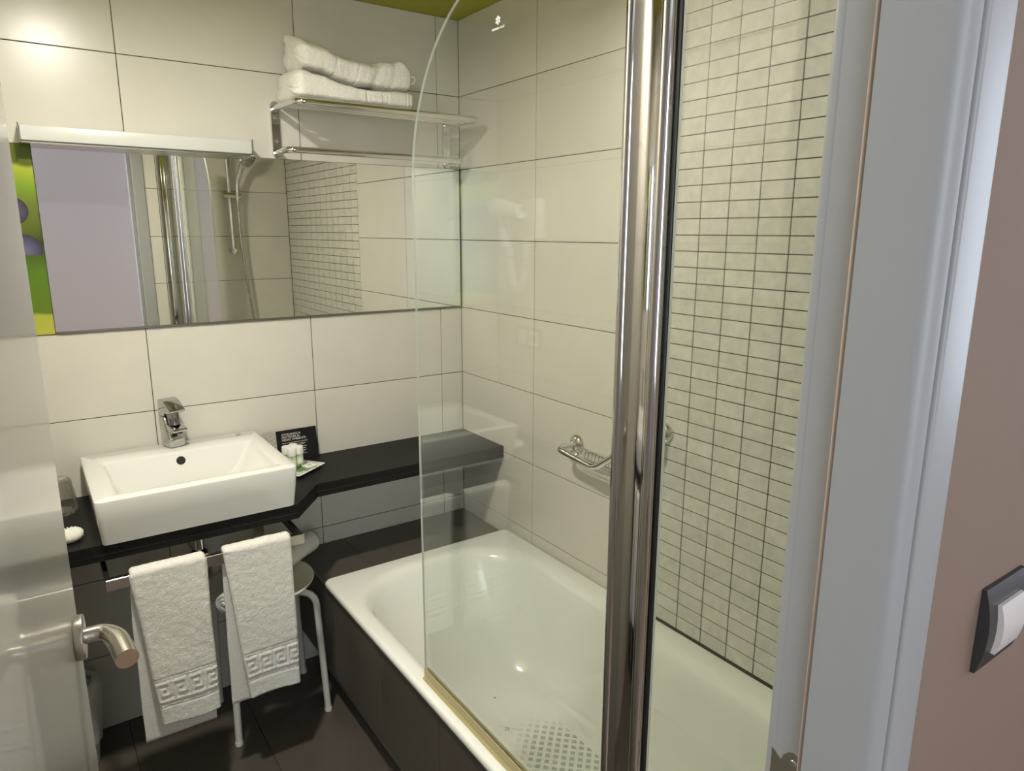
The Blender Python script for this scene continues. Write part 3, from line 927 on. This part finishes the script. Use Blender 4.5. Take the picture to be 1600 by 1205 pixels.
# rolled mat (spiral section swept along a diagonal)
a0 = Vector((-1.010, -.370, .497)); a1 = Vector((-.672, -.100, .497))
ax = (a1-a0).normalized(); sd_ = ax.cross(Vector((0, 0, 1))).normalized(); upv = Vector((0, 0, 1))
bm = B()
oth = 2.6*2*PI
def spr(k, n, off): 
    th_ = oth*k/n; r_ = .007+.030*(th_/oth)+off
    return sd_*math.cos(th_+.6)*r_*1.0 + upv*math.sin(th_+.6)*r_*.95
nS, nA = 76, 16
G = []
for i in range(nA+1):
    f_ = i/nA; c_ = a0.lerp(a1, f_)
    sc_ = .80+.28*f_ + .03*math.sin(i*1.3)
    rowo = [bm.verts.new(c_ + spr(k, nS, .0042)*sc_ + ax*(.010*(k/nS))) for k in range(nS+1)]
    rowi = [bm.verts.new(c_ + spr(k, nS, -.0038)*sc_ + ax*(.010*(k/nS))) for k in range(nS+1)]
    G.append((rowo, rowi))
for (o0, i0), (o1, i1) in zip(G[:-1], G[1:]):
    for k in range(nS):
        bm.faces.new((o0[k], o0[k+1], o1[k+1], o1[k])); bm.faces.new((i0[k], i1[k], i1[k+1], i0[k+1]))
    bm.faces.new((o0[0], o1[0], i1[0], i0[0])); bm.faces.new((o0[-1], i0[-1], i1[-1], o1[-1]))
for rowo, rowi in (G[0], G[-1]):
    for k in range(nS): bm.faces.new((rowo[k], rowi[k], rowi[k+1], rowo[k+1]))
tag(part('bath_mat', bm, M_cloth, None, 'auto'), 'rolled white bath mat lying diagonally across the cream stool', 'bath mat')

# ------------------------------------------------------------------ waste bin behind the door
bnx, bny = -1.408, -.125
t = thing('waste_bin', (bnx, bny, 0), 'white waste bin with thin plastic liner on the floor behind the door', 'bin')
bm = B(); lathe(bm, [(.068, .001), (.090, .215), (.093, .215), (.093, .222), (.086, .222), (.064, .008), (0, .008)], 32, (bnx, bny, 0)); part('bucket', bm, M_plastic, t, 'auto')
bm = B()
rgs = []
for h, r_ in ((.075, .0815), (.12, .088), (.17, .0945), (.215, .0975), (.245, .094), (.268, .082), (.255, .070)):
    rg_ = []
    for k in range(48):
        a = 2*PI*k/48
        nn = noise.noise(Vector((math.cos(a)*3, math.sin(a)*3, h*18)))
        rg_.append((bnx+(r_+.006*nn)*math.cos(a), bny+(r_+.006*nn)*math.sin(a), h+.010*nn))
    rgs.append(rg_)
loft(bm, rgs); part('liner', bm, pbr('thin_white_film', (.70, .71, .70), .3), t, True)

# ------------------------------------------------------------------ cup and soap on the left of the counter
t = thing('tumbler', (-1.375, -.105, .767), 'clear tumbler upside down in crinkled wrap on the left of the counter', 'tumbler')
bm = B(); lathe(bm, [(.040, .0005), (.041, .006), (.039, .012), (.030, .088), (.027, .092), (0, .092)], 32, (-1.350, -.105, .7672)); part('glass', bm, M_cup, t, 'auto')
bm = B(); rgs = []
for h, r_ in ((.002, .0435), (.012, .0425), (.030, .0405), (.050, .0375), (.070, .0350), (.090, .0325), (.099, .024), (.097, .010)):
    rgs.append([(-1.350+(r_+.0048*noise.noise(Vector((math.cos(2*PI*k/40)*5, math.sin(2*PI*k/40)*5, h*90))))*math.cos(2*PI*k/40),
                 -.105+(r_+.0048*noise.noise(Vector((math.cos(2*PI*k/40)*5, math.sin(2*PI*k/40)*5, h*90))))*math.sin(2*PI*k/40), .7672+h) for k in range(40)])
loft(bm, rgs, cap1=True); part('wrap', bm, M_cup, t, False)

# pleated soap wrapped in paper
t = thing('wrapped_soap', (-1.345, -.330, .767), 'small round soap in pleated white paper on the counter beside the basin', 'soap')
bm = B(); rgs = []
for h, r_, am in ((.0006, .022, .0), (.004, .029, .001), (.012, .032, .003), (.020, .030, .0045), (.026, .022, .0048), (.028, .011, .003), (.025, .003, .0)):
    rgs.append([(-1.345+(r_+am*math.sin(k*PI/2))*math.cos(2*PI*k/72), -.330+(r_+am*math.sin(k*PI/2))*math.sin(2*PI*k/72), .7672+h+am*.4*math.sin(k*PI/2)) for k in range(72)])
loft(bm, rgs, True, True); part('paper', bm, M_cloth, t, True)
bm = B(); lathe(bm, [(.008, 0), (.008, .0012), (0, .0014)], 20, (-1.345, -.330, .7918)); part('sticker', bm, M_plastic, t, 'auto')

# ------------------------------------------------------------------ card, dish, toiletries
card = thing('sign_card', (-.69, -.022, .767), 'black leaflet with white text about protecting environment leaning on wall behind dish', 'sign')
def leaning(x0, x1, z0, z1, y0, y1, th, name, m):
    bm = B()
    prism(bm, [(y0, z0), (y1, z1), (y1+th, z1), (y0+th, z0)], x0, x1, 'x')
    return part(name, bm, m, card)
CY0, CY1 = -.030, -.012
leaning(-.730, -.594, .7685, .874, CY0, CY1, .0012, 'black_page', M_card)
leaning(-.822, -.731, .7685, .874, CY0-.001, CY1-.001, .0012, 'hatched_page', M_hatch)
tilt = math.atan2(CY1-CY0, .1055)
def ct(body, size, x, z, name='lettering'):
    y = CY0+(CY1-CY0)*(z-.7685)/.1055-.0006
    return text(body, size, (x, y, z), (PI/2-tilt, 0, 0), M_ink, card, name)
ct('AY\u00daDANOS A', .0100, -.7125, .8565); ct('PROTEGER EL', .0100, -.7125, .8475); ct('MEDIO AMBIENTE', .0100, -.7125, .8385)
bm = B()
for z, x0, x1 in ((.8305, -.712, -.626), (.8240, -.712, -.634), (.8195, -.712, -.640), (.8125, -.712, -.632), (.806, -.712, -.636), (.7995, -.712, -.634), (.7950, -.712, -.640), (.789, -.712, -.632)):
    y = CY0+(CY1-CY0)*(z-.7685)/.1055-.0006
    x = x0
    while x < x1:
        w_ = random.uniform(.004, .010); e_ = min(x+w_, x1)
        vv = [bm.verts.new(q) for q in ((x, y, z), (e_, y, z), (e_, y+.0003, z+.0014), (x, y+.0003, z+.0014))]
        bm.faces.new(vv); x = e_+.0015
part('small_print', bm, M_ink, card)

# square dish, turned 45 degrees
dcx, dcy = -.708, -.118
t = thing('dish', (dcx, dcy, .767), 'square white porcelain dish holding toiletries on the counter', 'dish')
bm = B()
def dsq(h, z, r=.008, rot=.62): 
    return [(dcx+a*math.cos(rot)-b*math.sin(rot), dcy+a*math.sin(rot)+b*math.cos(rot), z) for a, b in rrect(-h, h, -h, h, r, 4)]
loft(bm, [dsq(.046, .7673), dsq(.048, .7690), dsq(.0705, .7765), dsq(.0715, .7775), dsq(.0700, .7782), dsq(.048, .7712), dsq(.044, .7706)], True, True)
part('plate', bm, M_ceram, t, 'auto')
def bottle(x, y, label):
    z = .7714
    b = thing('toiletry_bottle', (x, y, z), label, 'bottle', 'toiletry bottles on the dish')
    bm = B(); lathe(bm, [(.0110, 0), (.0130, .0015), (.0130, .044), (.0122, .047), (.009, .049), (.009, .051)], 24, (x, y, z)); part('body', bm, M_label, b, 'auto')
    bm = B(); lathe(bm, [(.0140, .049), (.0144, .051), (.0144, .071), (.0132, .0735), (0, .0738)], 24, (x, y, z)); part('cap', bm, M_plastic, b, 'auto')
bottle(-.716, -.128, 'toiletry bottle at the front left of dish, nearest the basin')
bottle(-.690, -.118, 'toiletry bottle at the front right of dish, behind the soap packet')
bottle(-.724, -.098, 'toiletry bottle at the back left of dish, mostly hidden')
bottle(-.699, -.088, 'toiletry bottle at back of dish, its cap showing between front two')
def flatbox(name, cx_, cy_, w, d, z0, z1, rot, m, parent=None, bev=.001):
    bm = B(); box(bm, -w/2, w/2, -d/2, d/2, z0, z1, bev)
    bmesh.ops.rotate(bm, verts=bm.verts, cent=(0, 0, 0), matrix=Matrix.Rotation(rot, 3, 'Z'))
    bmesh.ops.translate(bm, verts=bm.verts, vec=(cx_, cy_, 0))
    return part(name, bm, m, parent)
M_soapbox = pbr('pale_green_carton', (.80, .80, .68), .4)
M_green = pbr('leaf_green_paper', (.13, .30, .05), .4)
t = thing('soap_packet', (-.662, -.140, .7712), 'small pale green soap packet lying on the white dish', 'soap')
flatbox('carton', -.668, -.148, .036, .030, .7765, .7855, .25, M_soapbox, t)
flatbox('green_band', -.668, -.148, .0364, .0304, .7790, .7815, .25, M_green, t, 0)
flatbox('emblem', -.668, -.148, .014, .010, .7855, .7857, .25, pbr('grey_ink', (.45, .46, .44), .5), t, 0)
bm = B(); prism(bm, [(-.702, -.160), (-.680, -.140), (-.688, -.128), (-.710, -.148)], .7715, .7745)
tag(part('paper_sachet', bm, M_green), 'green paper sachet lying under soap packet on the dish', 'sachet')

# ------------------------------------------------------------------ towel shelf on the wall
t = thing('towel_shelf', (-.36, 0, 1.83), 'chrome wall towel shelf with a lower bar, right of mirror light', 'towel shelf')
SHZ = 1.893
for x in (-.663, -.060):
    pts = []
    for k in range(13):
        a = PI*k/12; pts.append((x+.0125*math.cos(a), 1.900+.0125*math.sin(a)))
    for k in range(13):
        a = PI+PI*k/12; pts.append((x+.0125*math.cos(a), 1.760+.0125*math.sin(a)))
    bm = B(); prism(bm, pts, -.013, -.0005, 'y'); br = part('bracket', bm, M_chrome, t, 'auto')
    for z in (1.866, 1.797):
        bm = B(); lathe(bm, [(.0058, 0), (.005, .0022), (0, .0030)], 16, (x, -.013, z), (0, -1, 0)); part('screw', bm, M_screw, br, 'auto')
bm = B(); tube(bm, fillet([(-.663, -.010, SHZ), (-.663, -.225, SHZ-.007), (-.060, -.225, SHZ-.007), (-.060, -.010, SHZ)], .035, 8), .0095, 16); part('top_frame', bm, M_chrome, t, 'auto')
for y in (-.105, -.146, -.186):
    bm = B(); tube(bm, [(-.656, y, SHZ-.002+y*.03), (-.067, y, SHZ-.002+y*.03)], .0058, 12); part('shelf_bar', bm, M_chrome, t, 'auto')
bm = B(); tube(bm, fillet([(-.663, -.010, 1.764), (-.663, -.115, 1.764), (-.060, -.115, 1.764), (-.060, -.010, 1.764)], .035, 8), .0095, 16); part('lower_bar', bm, M_chrome, t, 'auto')

def interp(tab, x):
    if x <= tab[0][0]: return tab[0][1]
    for (xa, a), (xb, b) in zip(tab[:-1], tab[1:]):
        if x <= xb:
            q = (x-xa)/(xb-xa); q = q*q*(3-2*q)
            return a+(b-a)*q
    return tab[-1][1]

def folded_towel(x0, x1, yf, ybk, bot, topf, topb, label, seed, creases, skew=0.0, layers=5, band=None):
    """a folded towel as one soft body: front is a rounded fold, left end shows the stacked layers"""
    bm = B(); NX, NK = 150, 96
    rings_ = []
    for i in range(NX+1):
        u = i/NX; x = x0+(x1-x0)*u
        zb = interp(bot, x); ztf = interp(topf, x); ztb = interp(topb, x)
        endf = min(1, u/.035, (1-u)/.05)
        endf = math.sqrt(max(0, 1-(1-endf)**2))
        shr = .93+.07*endf
        ring_ = []
        for k in range(NK):
            a = 2*PI*k/NK
            ca, sa = math.cos(a), math.sin(a)
            ex = .34
            py = math.copysign(abs(ca)**ex, ca); pz = math.copysign(abs(sa)**(ex*1.15), sa)
            fy = (py+1)/2                         # 0 back .. 1 front
            y = ybk+(yf-ybk)*(.5+(fy-.5)*shr)
            ztop = ztb+(ztf-ztb)*fy
            zm = (zb+ztop)/2; hz = (ztop-zb)/2
            z = zm+pz*hz*shr
            n_ = .0045*noise.noise(Vector((x*13+seed, y*16, z*16)))+.0016*noise.noise(Vector((x*60, y*60+seed, z*60)))+.0008*noise.noise(Vector((x*220, y*220, z*220+seed)))
            for (xc, d_, s_) in creases:
                n_ -= d_*math.exp(-((x-xc-skew*(z-zb))/s_)**2)
            if band and band[0] < x < band[1] and ca > .3:
                n_ -= .0012
                if band[2] < z < band[3] and band[0]+.02 < x < band[1]-.02: n_ += .0022
            dirv = Vector((0, -(1 if ca > 0 else -1)*abs(py)**3, (1 if sa > 0 else -1)*abs(pz)**3))
            if dirv.length > 0: dirv.normalize()
            lay = 0
            if u < .06:
                lay = (-.0045*(1-u/.06))*abs(math.sin((z-zb)/max(.01, (ztop-zb))*PI*layers))
                lay -= .004*(1-u/.06)*noise.noise(Vector((y*40, z*150, seed)))
            ring_.append((x+lay+.004*math.sin(z*70+seed)*(1-endf), y+dirv.y*n_, z+dirv.z*n_))
        rings_.append(ring_)
    vr = loft(bm, rings_)
    for rg, sg in ((vr[0], -1), (vr[-1], 1)):
        c = Vector((0, 0, 0))
        for v in rg: c += v.co
        c /= len(rg)
        prev = rg
        for sc_ in (.86, .6, .3):
            cur = []
            for v in rg:
                q = c+(v.co-c)*sc_
                lay = -.006*abs(math.sin((q.z-c.z)*150+seed))
                cur.append(bm.verts.new((q.x+sg*(.007*(1-sc_)+.002)+(lay if sg < 0 else -lay*.4), q.y, q.z)))
            for k in range(len(rg)): bm.faces.new((prev[k], prev[(k+1) % len(rg)], cur[(k+1) % len(rg)], cur[k]))
            prev = cur
        bm.faces.new(prev)
    return tag(part('bath_towel', bm, M_towel, None, True), label, 'towel', 'folded bath towels on the shelf')
TB = SHZ+.0045
folded_towel(-.650, -.296, -.228, -.020, [(-.7, TB), (0, TB)],
             [(-.65, 1.975), (-.59, 1.966), (-.515, 1.948), (-.47, 1.943), (-.39, 1.941), (-.297, 1.944)],
             [(-.65, 1.985), (-.59, 1.975), (-.515, 1.955), (-.47, 1.950), (-.39, 1.947), (-.297, 1.950)],
             'folded white bath towel on the bottom of the stack on the shelf', 2.2, [(-.452, .0022, .0018), (-.384, .0022, .0018), (-.322, .0020, .0016), (-.311, .0020, .0014)], 0, 4, (-.452, -.384, 1.905, 1.925))
tt = folded_towel(-.628, -.300, -.215, -.035,
             [(-.65, 1.988), (-.59, 1.978), (-.515, 1.958), (-.47, 1.952), (-.39, 1.949), (-.297, 1.952)],
             [(-.64, 2.050), (-.58, 2.038), (-.52, 2.022), (-.484, 2.014), (-.423, 2.010), (-.36, 2.026), (-.325, 2.038), (-.300, 2.022)],
             [(-.64, 2.112), (-.60, 2.104), (-.55, 2.085), (-.482, 2.060), (-.42, 2.048), (-.36, 2.052), (-.30, 2.058)],
             'folded white bath towel with hanging loop on top of the stack', 7.1, [(-.548, .0026, .0022), (-.480, .0026, .0022), (-.420, .004, .011), (-.365, .003, .010)], .30, 4, (-.548, -.480, 1.98, 1.992))
bm = B(); tube(bm, fillet([(-.300, -.200, 1.972), (-.282, -.205, 1.976), (-.280, -.205, 1.996), (-.302, -.200, 1.992)], .008, 5), .0018, 8); part('hanging_loop', bm, M_cloth, tt, True)

# ------------------------------------------------------------------ grab rail with soap basket on the right wall
t = thing('grab_rail', (0, -.87, .93), 'bent chrome grab rail with wire soap basket above the tub', 'grab rail')
gA, gB = Vector((0, -.697, .882)), Vector((0, -1.052, 1.002))
for g in (gA, gB):
    bm = B(); lathe(bm, [(.029, .0005), (.029, .006), (.025, .012), (.014, .016), (.012, .022)], 28, g, (-1, 0, 0)); part('flange', bm, M_chrome, t, 'auto')
bm = B()
gp = fillet([gA+Vector((-.015, 0, 0)), (-.080, -.697, .879), (-.080, -.868, .864), (-.080, -1.052, 1.000), gB+Vector((-.015, 0, 0))], .026, 8)
tube(bm, gp, .0100, 16); part('rail', bm, M_chrome, t, 'auto')
bm = B()
bk = [(-.072, -.735, .872), (-.072, -.925, .872), (-.012, -.925, .872), (-.012, -.735, .872)]
for zz, ins in ((.876, 0), (.850, .006)):
    q = [(-.072+ins, -.735-ins, zz), (-.072+ins, -.945+ins, zz), (-.010-ins, -.945+ins, zz), (-.010-ins, -.735-ins, zz)]
    tube(bm, fillet(q+[q[0]], .010, 4), .0022 if ins == 0 else .0016, 8)
for k in range(13):
    y = -.748-.0153*k
    tube(bm, [(-.072, y, .876), (-.067, y, .850), (-.015, y, .850), (-.010, y, .876)], .0013, 6)
for x in (-.027, -.041, -.055):
    tube(bm, [(x, -.735, .876), (x, -.741, .850), (x, -.939, .850), (x, -.945, .876)], .0013, 6)
part('wire_basket', bm, M_chrome, t, True)

# ------------------------------------------------------------------ shower set on the tub-end wall (seen in the mirror)
WY = YE
t = thing('shower_set', (-.335, WY, 1.4), 'chrome shower riser rail with hand shower and hose on the tub end wall', 'shower')
sxr = -.338
bm = B(); tube(bm, [(sxr, WY+.045, 2.02), (sxr, WY+.045, 1.395)], .0115, 16); part('rail', bm, M_chrome, t, 'auto')
for z in (2.0, 1.415):
    bm = B(); lathe(bm, [(.017, .0005), (.017, .05), (.015, .058), (0, .060)], 20, (sxr, WY, z), (0, 1, 0)); part('rail_mount', bm, M_chrome, t, 'auto')
bm = B(); tube(bm, [(sxr-.036, WY+.052, 1.722), (sxr+.056, WY+.052, 1.718)], .017, 18); part('slider', bm, M_steel, t, 'auto')
bm = B()
hs = fillet([(-.300, WY+.062, 1.70), (-.296, WY+.066, 1.80), (-.272, WY+.085, 1.875), (-.255, WY+.10, 1.900)], .05, 6)
tube(bm, hs, [.011+.006*min(1, k/len(hs)*1.2) for k in range(len(hs))], 16); part('handle', bm, M_chrome, t, 'auto')
bm = B(); lathe(bm, [(.014, -.030), (.036, -.016), (.052, -.002), (.054, .010), (.048, .0135), (0, .014)], 28, (-.238, WY+.115, 1.922), (.62, .62, -.48))
hd = part('shower_head', bm, M_chrome, t, 'auto')
bm = B()
qv = Vector((.62, .62, -.48)).normalized(); ua = qv.orthogonal().normalized(); ub = qv.cross(ua)
for rr_, nn_ in ((.014, 6), (.028, 12), (.041, 18)):
    for k in range(nn_):
        c_ = Vector((-.238, WY+.115, 1.922))+qv*.0137+ua*rr_*math.cos(2*PI*k/nn_)+ub*rr_*math.sin(2*PI*k/nn_)
        lathe(bm, [(.0022, 0), (.0016, .004), (0, .004)], 6, c_, qv)
part('nozzles', bm, M_blacksteel, hd, kind='stuff')
bm = B()
hz = fillet([(-.300, WY+.062, 1.70), (-.300, WY+.055, 1.50), (-.262, WY+.045, 1.10), (-.235, WY+.050, .86), (-.275, WY+.052, .78), (-.30, WY+.050, .83)], .12, 10)
tube(bm, hz, .0075, 12); part('hose', bm, M_steel, t, 'auto')
bm = B(); tube(bm, [(-.42, WY+.055, .86), (-.18, WY+.055, .86)], .022, 20); part('mixer_body', bm, M_chrome, t, 'auto')
for x in (-.375, -.225):
    bm = B(); lathe(bm, [(.032, .0005), (.030, .010), (.014, .014), (.014, .05)], 20, (x, WY, .86), (0, 1, 0)); part('wall_union', bm, M_chrome, t, 'auto')

# ------------------------------------------------------------------ hair dryer and sockets on the left wall (seen as reflections)
hx = -1.50
t = thing('hair_dryer', (hx, -.16, 1.6), 'white wall hair dryer in holder on left wall, reflected in the glass', 'hair dryer')
bm = B(); box(bm, hx+.0005, hx+.045, -.30, -.21, 1.50, 1.64, .012, 3); part('holder', bm, M_dryer, t, 'auto')
bm = B(); lathe(bm, [(.030, 0), (.034, .006), (.034, .07), (.028, .11), (.024, .165), (.021, .167), (.021, .15)], 24, (hx+.075, -.09, 1.612), (0, -1, -.12)); part('barrel', bm, M_dryer, t, 'auto')
bm = B(); tube(bm, fillet([(hx+.075, -.125, 1.60), (hx+.072, -.150, 1.52), (hx+.070, -.155, 1.47)], .03), [.017]*7+[.014]*2 if False else .016, 14); part('handle', bm, M_dryer, t, 'auto')
bm = B()
cl = []
for k in range(420):
    f_ = k/419
    th_ = PI*f_
    c_ = Vector((hx+.055, -.155-.055*(1-math.cos(th_)), 1.465-.16*math.sin(th_)+.035*f_))
    tg = Vector((0, -math.sin(th_)*.055, -.16*math.cos(th_))).normalized()
    b_ = Vector((1, 0, 0)); n_ = tg.cross(b_)
    a = k*.62
    cl.append(c_+(b_*math.cos(a)+n_*math.sin(a))*.011)
tube(bm, cl, .0026, 6); part('coiled_cord', bm, M_dryer, t, True)
t = thing('socket_plate', (hx, -.21, 1.14), 'double white socket plate on the left wall, reflected in the glass', 'socket')
bm = B(); box(bm, hx+.0005, hx+.008, -.285, -.135, 1.10, 1.18, .003, 2); part('frame', bm, M_steel, t, 'auto')
for y in (-.247, -.173):
    bm = B(); box(bm, hx+.008, hx+.011, y-.026, y+.026, 1.114, 1.166, .002); part('insert', bm, M_plastic, t)
for y in (-.247,):
    bm = B(); lathe(bm, [(.019, 0), (.019, .0008), (.017, .0008), (.017, .0003), (0, .0003)], 24, (hx+.011, y, 1.14), (1, 0, 0)); part('socket_well', bm, M_frame, t, 'auto')
